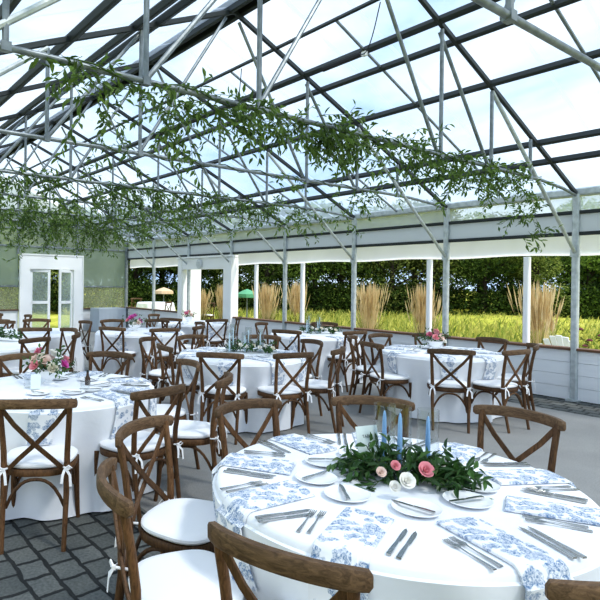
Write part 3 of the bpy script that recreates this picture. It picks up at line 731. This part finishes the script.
# ------------------------------------------------------------------ flowers
def rose(b, c, R, seed=0, up=(0, 0, 1)):
    rr = random.Random(seed); upv = Vector(up).normalized(); q = Vector((0, 0, 1)).rotation_difference(upv)
    for ring, (n, rad, h, tilt, wd) in enumerate(((3, .16, .75, .1, .42), (4, .34, .72, .32, .6), (5, .56, .62, .62, .72), (6, .8, .46, 1.0, .8))):
        for k in range(n):
            a = 2 * PI * (k + .5 * (ring % 2)) / n + rr.uniform(-.15, .15); V = []
            for i in range(4):
                s_ = i / 3; r = rad * (.35 + .65 * s_ ** .8) + (.12 * s_ ** 3 if ring > 1 else -.08 * s_ ** 2); z = -.35 + (h + .35) * s_ - (.16 * s_ ** 4 if ring > 1 else 0)
                for j in range(5):
                    u = (j - 2) / 2; aa = a + u * wd * (.5 + .5 * sin(PI * (.25 + .6 * s_))) * (1.15 if ring else 1.9)
                    p = Vector((r * (1 - .06 * u * u) * cos(aa), r * (1 - .06 * u * u) * sin(aa), z - .14 * u * u * s_)) * R; p = q @ p
                    V.append((c[0] + p.x, c[1] + p.y, c[2] + p.z))
            b.add(V, [(i * 5 + j, (i + 1) * 5 + j, (i + 1) * 5 + j + 1, i * 5 + j + 1) for i in range(3) for j in range(4)])
def bouquet(t, off, z, Rb, flowers, label, seed, bowl=True, n_sprig=14):
    rr = random.Random(seed); g = empty('flower_arrangement', (T[t][0] + off[0], T[t][1] + off[1], z), 0, label, 'flowers', 'flower arrangements on the tables')
    if bowl:
        b = MB(); b.lathe([(0, 0), (.05, 0), (.052, .008), (.03, .02), (.028, .03), (.06, .05), (Rb * .75, .085), (Rb * .8, .115), (Rb * .76, .115), (Rb * .7, .09), (.05, .055), (0, .05)], 28, cap=False); b.build('bowl', 'china', g)
    lb = MB(); zb = .11
    for _ in range(n_sprig):
        a = rr.uniform(0, 2 * PI); strand(lb, (.02 * cos(a), .02 * sin(a), zb + .01), (cos(a), sin(a), rr.uniform(.05, .9)), Rb * rr.uniform(1.1, 1.9), .05, .024, .022, .3, rr)
    lb.build('foliage', 'ruscus', g, False)
    for i, (m, x, y, h, R) in enumerate(flowers):
        b = MB(); v = Vector((x, y, .06)); rose(b, (x * Rb, y * Rb, zb + h), R, seed + i, (x, y - .25, .75)); b.build('rose', m, g)
# vase table (left)
bouquet(1, (-.03, .17), ZT, .13, [('cream', -.1, -.85, .03, .052), ('magenta', .75, -.55, .05, .05), ('pink', 1.05, -.05, .075, .052), ('ivory', .35, .05, .13, .056), ('blush', -.35, -.35, .085, .05), ('pink', -1.0, -.25, .05, .05), ('blush', -.85, .3, .09, .045), ('rosy', -.55, .35, .155, .042), ('blush', .3, .75, .08, .05), ('cream', -.3, .7, .1, .045)],
        'rose bouquet of pink, cream and magenta blooms in a white bowl on the left table', 31, True, 20)
bouquet(4, (.08, .12), ZT, .12, [('pink', -.7, -.5, .06, .05), ('rosy', -.9, .1, .09, .045), ('blush', 0, -.7, .05, .05), ('pink', .2, 0, .13, .052), ('blush', .75, -.3, .07, .048), ('pink', .8, .4, .1, .045), ('ivory', -.2, .6, .1, .045), ('ivory', .35, -.85, .01, .042)],
        'pink and blush bouquet in a white bowl on the table beside the half wall', 47, True, 14)
bouquet(5, (-.08, .05), ZT, .13, [('magenta', -.6, -.2, .12, .06), ('magenta', .1, .2, .15, .055), ('pink', -.9, .2, .08, .05), ('magenta', .55, -.4, .06, .052), ('blush', .1, -.75, .04, .05), ('ivory', .75, .3, .05, .05), ('ivory', -.3, -.6, .02, .045)],
        'magenta and white bouquet on the table before the grey-blue draped counter', 53, True, 10)
bouquet(6, (-.05, .1), ZT, .12, [('rosy', -.6, -.2, .07, .05), ('pink', .1, .1, .11, .05), ('ivory', .7, -.2, .05, .05), ('blush', 0, -.7, .05, .05), ('magenta', -.3, .5, .09, .045)],
        'small pink bouquet on the table in front of the side doorway', 59, True, 10)

# candle pieces
def cylinder_glass(x, y, z, R, H, label):
    b = MB(); b.lathe([(0, 0), (R - .002, 0), (R, .004), (R, H - .001), (R - .0015, H), (R - .003, H - .001), (R - .003, .006), (0, .006)], 32, cap=False)
    tag(b.build('glass_cylinder', 'glass', loc=None), label, 'candle glass', 'glass candle cylinders').location = (x, y, z)
def taper(x, y, z, H, m, label, r=.0115):
    b = MB(); b.lathe([(0, 0), (r, 0), (r, .01), (r * .93, H * .5), (r * .7, H * .88), (r * .4, H * .97), (0, H)], 14, cap=False); o = b.build('taper_candle', m); o.location = (x, y, z)
    w = MB(); w.tube([(0, 0, H - .004), (.001, 0, H + .006), (.003, 0, H + .012)], .0012, 5); w.build('wick', 'ink', o); tag(o, label, 'candle', 'taper candles')
for x, y, H, d in ((2.135, 1.575, .30, 'rear left of three on the big table'), (2.10, 1.47, .315, 'middle of three on the big table'), (2.285, 1.455, .28, 'right of three on the big table')):
    cylinder_glass(x, y, ZT + .002, .047, H, f'tall clear glass cylinder round a blue taper, {d}')
    taper(x, y, ZT + .01, H - .035, 'blue', f'blue taper candle inside glass, {d}')
# big centrepiece
g = empty('greenery_centrepiece', (2.12, 1.44, ZT), 0, 'low mound of glossy green leaves with roses round the candles on the big table', 'greenery')
rr = random.Random(77); lb, sb = MB(), MB(); ax = Vector((.58, -.81, 0)); ay = Vector((.81, .58, 0))
for i in range(78):
    s_ = rr.uniform(-.9, .9); p = ax * s_ * .16 + ay * rr.gauss(0, .05) + Vector((0, 0, rr.uniform(.012, .055)))
    d = ax * (s_ * 1.1 + rr.gauss(0, .3)) + ay * rr.gauss(0, .75) + Vector((0, 0, rr.uniform(.05, .75)))
    strand(lb, p, d, rr.uniform(.07, .17), .062, .026, .018, .75, rr, sb, .2)
for s_ in (-1, 1):
    for i in range(7):
        strand(lb, ax * s_ * .12 + Vector((0, 0, .03)), ax * s_ + ay * rr.gauss(0, .4) + Vector((0, 0, rr.uniform(.1, .4))), rr.uniform(.12, .22), .06, .026, .019, .9, rr, sb, .2)
for b in (lb, sb): b.v = [(x, y, max(z, .004)) for x, y, z in b.v]
lb.build('foliage', 'ruscus', g, False); sb.build('stem', 'stemgreen', g)
for m, x, y, z, R, sd in (('pink', -.075, -.13, .095, .036, 1), ('ivory', -.2, -.13, .075, .036, 2), ('ivory', -.235, -.1, .05, .026, 3), ('blush', -.2, -.01, .075, .024, 4), ('ivory', .1, -.09, .085, .024, 5), ('pink', -.12, -.02, .09, .024, 6)):
    b = MB(); rose(b, (x, y, z), R, sd, (-.5, -.85, .75)); o = b.build('rose', m, g)
# sign card
b = MB(); b.box((0, 0, .1), (.115, .0025, .2)); card = b.build('sign_card', 'paper', smooth=False)
card.location = (2.066, 1.59, ZT + .004); card.rotation_euler = (radians(-12), 0, radians(-14))
tag(card, 'pale paper sign with a small word and number leaning beside the candles', 'sign')
for txt, size, z, shear in (('TABLE', .02, .148, 0), ('8', .048, .095, .35)):
    cu = bpy.data.curves.new('lettering', 'FONT'); cu.body = txt; cu.size = size; cu.align_x = 'CENTER'; cu.extrude = .0003; cu.shear = shear
    to = bpy.data.objects.new('tmp', cu); COL.objects.link(to); dg = bpy.context.evaluated_depsgraph_get(); me = bpy.data.meshes.new_from_object(to.evaluated_get(dg)); bpy.data.objects.remove(to)
    me.materials.clear(); me.materials.append(M['ink']); me.transform(Matrix.Rotation(PI / 2, 4, 'X')); lo = bpy.data.objects.new('lettering', me); COL.objects.link(lo); lo.parent = card; lo.location = (0, -.0018, z)
# candle table centrepieces (middle and far)
for t, nm, cnt in ((2, 'middle', 5), (3, 'far', 4)):
    c = T[t]
    for i in range(cnt):
        x = c[0] + .17 + (i - cnt / 2) * .095 * .85; y = c[1] + .1 - (i - cnt / 2) * .095 * .5 + (.05 if i % 2 else -.03); H = (.27, .33, .24, .3, .28)[i]
        w = ('first', 'second', 'third', 'fourth', 'fifth')[i]
        cylinder_glass(x, y, ZT + .002, .04, H, f'clear candle cylinder on the {nm} candle table, {w} from the left')
        taper(x, y, ZT + .01, H - .04, 'palewax', f'pale blue taper on the {nm} candle table, in the {w} glass from the left')
    gg = empty('greenery_centrepiece', (c[0] + .2, c[1] + .06, ZT), 0, f'low green garland with white blooms at the candles of the {nm} candle table', 'greenery')
    lb = MB()
    for i in range(40):
        s_ = rr.uniform(-1, 1); strand(lb, ax * s_ * .24 + ay * rr.gauss(0, .05) + Vector((0, 0, .03)), ax * s_ + ay * rr.gauss(0, .7) + Vector((0, 0, rr.uniform(.1, .9))), rr.uniform(.08, .16), .06, .028, .02, .6, rr)
    lb.v = [(x, y, max(z, .004)) for x, y, z in lb.v]; lb.build('foliage', 'ruscus', gg, False)
    for i in range(6):
        b = MB(); rose(b, ((.2 - i * .06) * ax.x * 1.3 - .05, (.2 - i * .06) * ax.y * 1.3 - .06, .07 + .02 * (i % 2)), .032, i + 60, (-.4, -.7, .8)); b.build('rose', 'ivory' if i % 3 else 'cream', gg)
gg = empty('greenery_centrepiece', (2.2, 7.8, ZT), 0, 'dark leafy centrepiece on the table cropped at the far left edge', 'greenery'); lb = MB()
for i in range(34):
    s_ = rr.uniform(-1, 1); strand(lb, ax * s_ * .2 + Vector((0, 0, .04)), ax * s_ + ay * rr.gauss(0, .7) + Vector((0, 0, rr.uniform(.2, 1))), rr.uniform(.08, .16), .07, .03, .022, .6, rr)
lb.v = [(x, y, max(z, .004)) for x, y, z in lb.v]; lb.build('foliage', 'ruscus', gg, False)
b = MB(); rose(b, (.05, -.05, .08), .035, 90); b.build('rose', 'ivory', gg)
# bits on the rose table
b = MB(); b.lathe([(0, 0), (.02, 0), (.022, .005), (.022, .05), (.011, .075), (.01, .1), (.012, .104), (0, .106)], 18, cap=False); o = b.build('bottle', 'brownglass'); o.location = (1.86, 4.2, ZT + .002)
q = MB(); q.lathe([(0, .106), (.011, .106), (.011, .118), (0, .12)], 14, cap=False); q.build('stopper', 'dsteel', o); tag(o, 'small dark brown bottle standing right of the rose bouquet', 'bottle')
for x, y, d in ((1.42, 4.32, 'left of'), (1.76, 4.02, 'in front of')):
    cylinder_glass(x, y, ZT + .002, .035, .07, f'small clear votive glass {d} the rose bouquet')
b = MB(); b.box((0, 0, .055), (.075, .002, .11)); o = b.build('menu_card', 'paper', smooth=False); o.location = (1.44, 4.22, ZT + .006); o.rotation_euler = (radians(-10), 0, radians(-30)); tag(o, 'small white card leaning below the rose bouquet', 'card')
b = MB(); b.box((0, .03, .0), (.06, .05, .004)); b.build('card_back', 'paper', o, False)

# draped drinks counter at the end wall
n = 90
def fn(i, j):
    t = i / (n - 1); P = [(7.42, 16.6), (7.42, 15.95), (8.35, 15.95), (8.35, 16.6)]; L = [.65, .93, .65]; s_ = t * sum(L); k = 0
    while k < 2 and s_ > L[k]: s_ -= L[k]; k += 1
    a, c = Vector(P[k]), Vector(P[k + 1]); d = (c - a).normalized(); p = a + d * s_; nn = Vector((d.y, -d.x)); u = 1 - [.74, .7, .5, .3, .1, .01][j] / .74
    p += nn * (.018 * sin(t * 95) * u + .03 * u); return (p.x, p.y, [.74, .7, .5, .3, .1, .01][j])
b = MB(); b.grid(fn, n, 6); b.add([(7.42, 15.95, .74), (8.35, 15.95, .74), (8.35, 16.6, .74), (7.42, 16.6, .74)], [(0, 1, 2, 3)])
tag(b.build('draped_counter', 'greycloth'), 'counter in pleated grey-blue cloth against the end wall, right of the white door', 'draped table')

# ------------------------------------------------------------------ outside
def feather_grass(seed):
    rr = random.Random(seed); r = empty('plume_grass'); lb, pb = MB(), MB()
    for i in range(130):
        a = rr.uniform(0, 2 * PI); q = rr.uniform(0, .1); p = Vector((q * cos(a), q * sin(a), 0)); q2 = rr.uniform(.03, .24); d = Vector((cos(a) * q2, sin(a) * q2, 1)); L = rr.uniform(.6, 1.15); W_ = rr.uniform(.008, .014)
        pts = [p + d * L * t + Vector((cos(a), sin(a), -.5)) * (t ** 3 * .22) for t in (0, .35, .7, 1)]
        sd = Vector((-sin(a), cos(a), 0)); V = []
        for k, q_ in enumerate(pts): w = W_ * (1 - .3 * k); V += [q_ - sd * w, q_ + sd * w]
        lb.add(V, [(0, 1, 3, 2), (2, 3, 5, 4), (4, 5, 7, 6)])
    for i in range(230):
        a = rr.uniform(0, 2 * PI); q = rr.uniform(0, .1); p = Vector((q * cos(a), q * sin(a), .1)); sp = abs(rr.gauss(0, .115)); d = Vector((cos(a) * sp, sin(a) * sp, 1)).normalized(); L = rr.uniform(.95, 1.62)
        e = p + d * L * .74; pb.add([e - Vector((.002, 0, 0)), e + Vector((.002, 0, 0)), p + Vector((.002, 0, 0)), p - Vector((.002, 0, 0))], [(0, 1, 2, 3)])
        f = p + d * L; m = (e + f) / 2; w = rr.uniform(.008, .014)
        for ang in (0, PI / 2): sd = Vector((cos(ang + a), sin(ang + a), 0)) * w; pb.add([e, m + sd, f, m - sd], [(0, 1, 2, 3)])
    lb.build('blades', 'reed', r, False); pb.build('plumes', 'plume', r, False); return r
GP = [feather_grass(1), feather_grass(2)]
for i, (x, y, s_, lab) in enumerate([(9.85, 4.29, 1.02, 'tall tan plume grass outside, beside the slender white post near the garden chair'), (9.85, 6.40, .98, 'tan plume grass outside between the white post and the second steel post'),
        (9.85, 7.70, 1., 'tan plume grass outside, just right of the third steel post'), (9.85, 9.84, 1., 'tan plume grass outside beside the white post at mid wall'), (9.9, 11.0, .98, 'tan plume grass outside, right of the green umbrella'), (10.35, 13.45, .95, 'tan plume grass seen through the side doorway behind its post'), (10.3, 14.5, .85, 'short tan plume grass at the left edge of the side doorway view')]):
    c = GP[i] if i < 2 else dup(GP[i % 2]); c.location = (x, y, -.02); c.scale = (s_ * 1.05, s_ * 1.05, s_); c.rotation_euler = (0, 0, i * 1.3); tag(c, lab, 'ornamental grass', 'plume grasses outside')
def tree(seed, m, H=6.5, R=2.5, n=8000, lob=12, leaf=.15):
    rr = random.Random(seed); r = empty('leafy_tree'); lb = MB(); tb = MB()
    tb.tube([(0, 0, -.2), (.1, .05, H * .3), (.05, -.05, H * .7)], [.16, .12, .05], 8)
    L = []
    for i in range(lob):
        a = rr.uniform(0, 2 * PI); h = rr.uniform(.08, .92); q = R * .7 * (1 - abs(h - .38) * .95) * rr.uniform(.4, 1.); L.append((Vector((q * cos(a), q * sin(a), h * H)), R * rr.uniform(.32, .56)))
        tb.tube([(.05, 0, max(.5, h * H * .6)), tuple(L[-1][0])], [.05, .02], 5)
    for c, q in L:
        for k in range(n // lob):
            v = Vector((rr.gauss(0, 1), rr.gauss(0, 1), rr.gauss(0, 1))).normalized(); p = c + Vector((v.x, v.y, v.z * .85)) * q * rr.uniform(.72, 1.06)
            if p.z < .1: continue
            lb.leaf(p, v + Vector((rr.gauss(0, .6), rr.gauss(0, .6), rr.gauss(0, .6) - .3)), v, leaf * rr.uniform(.6, 1.2), leaf * .6)
    lb.build('foliage', m, r, False); tb.build('trunk', 'bark', r); return r
TP = [tree(1, 'tree'), tree(2, 'tree2', 6., 2.6), tree(3, 'tree', 7., 2.2)]
TQ = ['dark', 'pale', 'tall dark']
# treeline: along a bank some thirty metres away
tp = []
for i in range(17):
    f = i / 16; x = 9.0 + f * 27; y = 33.5 - f * 24
    x += random.uniform(-.6, .6); y += random.uniform(-.6, .6)
    tp.append((x, y, [0, 2, 1, 0, 2, 0, 1, 2, 0, 2, 1, 1, 0, 1, 2, 0, 1][i], random.uniform(.85, 1.05)))
for i in range(22):
    f = i / 21; tp.append((11.0 + f * 31 + random.uniform(-.5, .5), 36.8 - f * 26 + random.uniform(-.5, .5), [0, 2, 0][i % 3], random.uniform(1.0, 1.2)))
for i in range(5): tp.append((-3 + i * 2.9, 31 + (i % 2) * 1.5, [0, 1, 2, 0, 1][i], random.uniform(.85, 1.)))
WORDS = ['opposite the end wall', 'behind the gazebo', 'seen left of the doorway', 'beside the dark gap by the doorway', 'seen through the side doorway', 'over the green umbrella', 'by the first mid-wall plume grass', 'between the mid-wall plume grasses', 'left of the third steel post', 'right of the third steel post', 'above the second steel post plume grass', 'left of the second steel post', 'right of the second steel post', 'between pink bouquet and tall plume grass', 'behind the tall plume grass', 'right of the tall plume grass', 'at the right picture edge']
NTH = 'first second third fourth fifth sixth seventh eighth ninth tenth eleventh twelfth thirteenth fourteenth fifteenth sixteenth seventeenth eighteenth nineteenth twentieth twenty-first twenty-second'.split()
used0 = set()
for i, (x, y, k, s_) in enumerate(tp):
    c = TP[k] if k not in used0 else dup(TP[k]); used0.add(k)
    c.location = (x, y, 0); c.scale = (s_ * 1.1, s_ * 1.1, s_ * (.95 if i < 17 else .85)); c.rotation_euler = (0, 0, random.uniform(0, 6.28))
    if i < 17: lab = f'{TQ[k]} green tree at the meadow edge, {WORDS[i]}'
    elif i < 39: lab = ('tall' if k == 2 else 'round') + ' dark tree of the rear row past the meadow, ' + NTH[i - 17] + ' from the left'
    else: lab = 'leafy tree outside the end wall, blurred by its panels, ' + ['first', 'second', 'third', 'fourth', 'fifth'][i - 39] + ' from the left'
    tag(c, lab, 'tree', 'trees past the meadow')
# undergrowth along the tree bank
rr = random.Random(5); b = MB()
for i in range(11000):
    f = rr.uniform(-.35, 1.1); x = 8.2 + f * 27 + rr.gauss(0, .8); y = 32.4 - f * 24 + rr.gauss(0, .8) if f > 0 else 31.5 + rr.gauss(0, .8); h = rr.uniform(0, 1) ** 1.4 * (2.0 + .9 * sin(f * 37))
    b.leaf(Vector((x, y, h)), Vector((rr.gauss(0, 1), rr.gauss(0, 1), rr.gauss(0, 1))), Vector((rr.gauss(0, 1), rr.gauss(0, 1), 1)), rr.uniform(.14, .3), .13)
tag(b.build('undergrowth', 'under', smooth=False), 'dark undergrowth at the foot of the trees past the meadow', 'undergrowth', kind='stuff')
# meadow blades
b = MB(); rr = random.Random(9)
for i in range(15000):
    q = rr.uniform(0, 1) ** 1.25; along = rr.uniform(-3, 27); x = 10.3 + q * 17; y = along * (1 - .2 * q) + 0.
    if x > 9 + (33.5 - y) / 24 * 27 - .5 and y > 5: pass
    h = rr.uniform(.12, .42) * (1 if q > .1 else .8); a = rr.uniform(0, PI); w = rr.uniform(.015, .05); dx, dy = cos(a) * w, sin(a) * w; tx, ty = rr.gauss(0, .1), rr.gauss(0, .1)
    b.add([(x - dx, y - dy, -.05), (x + dx, y + dy, -.05), (x + tx + dx * .6, y + ty + dy * .6, h * .8), (x + tx * 1.4, y + ty * 1.4, h)], [(0, 1, 2, 3)])
tag(b.build('meadow_grass', 'blade', smooth=False), 'yellow-green meadow grass with goldenrod beyond the half wall', 'grass', kind='stuff')
# garden chairs
def garden_chair(x, y, rz, lab, sc=1.):
    r = empty('garden_chair', (x, y, -.02), rz, lab, 'garden chair'); r.scale = (sc, sc, sc)
    for i in range(7):
        u = (i - 3) / 3; h = .88 - .16 * u * u; b = MB()
        b.bar([(u * .17, -.2, .28), (u * .3, -.42, h)], .082, .018, up=(0, 1, .3), scale=[.75, 1.1]); b.build('back_slat', 'white', r)
    b = MB()
    for k in range(5): b.box((0, -.16 + k * .1, .27 + k * .022), (.5, .085, .02))
    b.build('seat', 'white', r, False)
    for sx in (-1, 1):
        b = MB(); b.box((sx * .33, .03, .52), (.11, .62, .022)); b.build('arm', 'white', r, False)
        b = MB(); b.box((sx * .31, .26, .255), (.025, .09, .51)); b.build('front_leg', 'white', r, False)
        b = MB(); b.bar([(sx * .27, .3, .34), (sx * .27, -.45, .02)], .022, .11); b.build('rear_leg', 'white', r)
    b = MB(); b.box((0, -.36, .62), (.66, .03, .06)); b.build('back_rail', 'white', r, False)
garden_chair(9.75, 3.72, radians(-100), 'white fan-backed garden chair just outside the half wall, beside the tall plume grass')
garden_chair(9.4, 5.0, radians(-60), 'white garden chair outside, mostly hidden by the half wall right of the pink bouquet', .86)
# flowering shrub
r = empty('coneflower_shrub', (10.55, 4.0, 0), 0, 'dark maroon flowering shrub outside at the right edge behind the half wall', 'shrub'); lb, fb = MB(), MB(); rr = random.Random(4)
for i in range(26):
    a = rr.uniform(0, 6.28); e = strand(lb, (rr.gauss(0, .12), rr.gauss(0, .35), 0), (cos(a) * .35, sin(a) * .35, 1), rr.uniform(.7, 1.0), .1, .045, .05, .05, rr)
    if i % 2 == 0: fb.lathe([(0, .03), (.025, .025), (.05, 0), (.045, -.012), (0, -.015)], 10, tuple(e), cap=False)
lb.build('foliage', 'reed', r, False); fb.build('blossom', 'maroon', r)
# umbrellas, outside table and chairs
def umbrella(x, y, R, z, m, lab, hi=.45):
    r = empty('garden_umbrella', (x, y, 0), 0, lab, 'umbrella'); b = MB(); n = 8
    b.tube([(0, 0, 0), (0, 0, z + hi - .02)], .025, 8); b.lathe([(0, 0), (.25, 0), (.25, .05), (.05, .08), (0, .08)], 20, cap=False); b.build('pole', 'steel', r)
    b = MB()
    for ring, (q, h) in enumerate(((.02, hi), (.5, hi * .62), (1., .0), (1.0, -.12))):
        b.v += [(R * q * cos(2 * PI * i / 16) * (1 if i % 2 == 0 else .96), R * q * sin(2 * PI * i / 16) * (1 if i % 2 == 0 else .96), z + h) for i in range(16)]
        if ring: b.f += [((ring - 1) * 16 + i, (ring - 1) * 16 + (i + 1) % 16, ring * 16 + (i + 1) % 16, ring * 16 + i) for i in range(16)]
    b.build('canopy', m, r, False)
umbrella(12.25, 14.61, .36, 1.22, 'canopy', 'green garden umbrella out in the meadow, left of the plume grasses', .17)
umbrella(12.6, 20.6, .42, 1.2, 'tan', 'tan umbrella roof over the outdoor table past the end corner', .16)
for i, (x, y, a, lab) in enumerate([(11.2, 15.5, 2.2, 'cross-back chair standing outside, seen through the side doorway'), (10.75, 16.5, .6, 'cross-back chair outside just left of the doorway jamb, right of a pair'), (10.3, 16.9, .5, 'cross-back chair outside left of the doorway jamb, left of a pair'), (11.2, 20.5, 2.6, 'cross-back chair far outside beyond the corner opening')]):
    c = dup(proto); c.location = (x, y, 0); c.rotation_euler = (0, 0, a); tag(c, lab, 'chair', 'cross-back chairs outside')
T[10] = (11.6, 19.6); TR[10] = .74; seatc[10] = []; CL[10] = Cloth(10); CL[10].build('white cloth on the outdoor table beyond the corner opening')

# ------------------------------------------------------------------ world, light, camera
wd = bpy.data.worlds.new('sky'); SC.world = wd; wd.use_nodes = True; nt = wd.node_tree
bg = nt.nodes['Background']; v = coords(nt, 'Generated', (1, 1, 2.2))
n1 = noise(nt, v, 2.1, 7, .5, .6)
sky = ramp(nt, n1, [(.36, (.30, .50, .82)), (.47, (.62, .76, .92)), (.62, (.90, .95, 1.0))])
nt.links.new(sky, bg.inputs['Color']); bg.inputs['Strength'].default_value = 1.0
ld = bpy.data.lights.new('sun', 'SUN'); ld.energy = 2.5; ld.angle = radians(9); ld.color = (1, .96, .9)
so = bpy.data.objects.new('sun', ld); COL.objects.link(so)
az = radians(-68); el = radians(52)      # direction towards the sun, in the X-Y plane from +X
dv = Vector((cos(el) * cos(az), cos(el) * sin(az), sin(el))); so.rotation_euler = dv.to_track_quat('Z', 'Y').to_euler()

cam = bpy.data.cameras.new('camera'); co = bpy.data.objects.new('camera', cam); COL.objects.link(co); SC.camera = co
YAW, PITCH, ROLL, F, CX, CY, H = .6134, .0026, -.0124, 558.84, 200., 283.64, 1.6
fh = Vector((sin(YAW), cos(YAW), 0)); r_ = Vector((cos(YAW), -sin(YAW), 0)); fw = fh * cos(PITCH) - Vector((0, 0, 1)) * sin(PITCH); up = r_.cross(fw)
rt = r_ * cos(ROLL) - up * sin(ROLL); up = rt.cross(fw)
co.matrix_world = Matrix(((rt.x, up.x, -fw.x, 0), (rt.y, up.y, -fw.y, 0), (rt.z, up.z, -fw.z, H), (0, 0, 0, 1)))
cam.sensor_fit = 'HORIZONTAL'; cam.sensor_width = 36; cam.lens = F / 600 * 36; cam.shift_x = (300 - CX) / 600; cam.shift_y = -(300 - CY) / 600; cam.clip_start = .02; cam.clip_end = 300
SC.view_settings.view_transform = 'Standard'; SC.view_settings.look = 'Medium High Contrast'; SC.view_settings.exposure = .4; SC.view_settings.gamma = 1.0
SC.cycles.transparent_max_bounces = 16; SC.cycles.max_bounces = 8; SC.cycles.sample_clamp_indirect = 6; SC.cycles.use_denoising = True
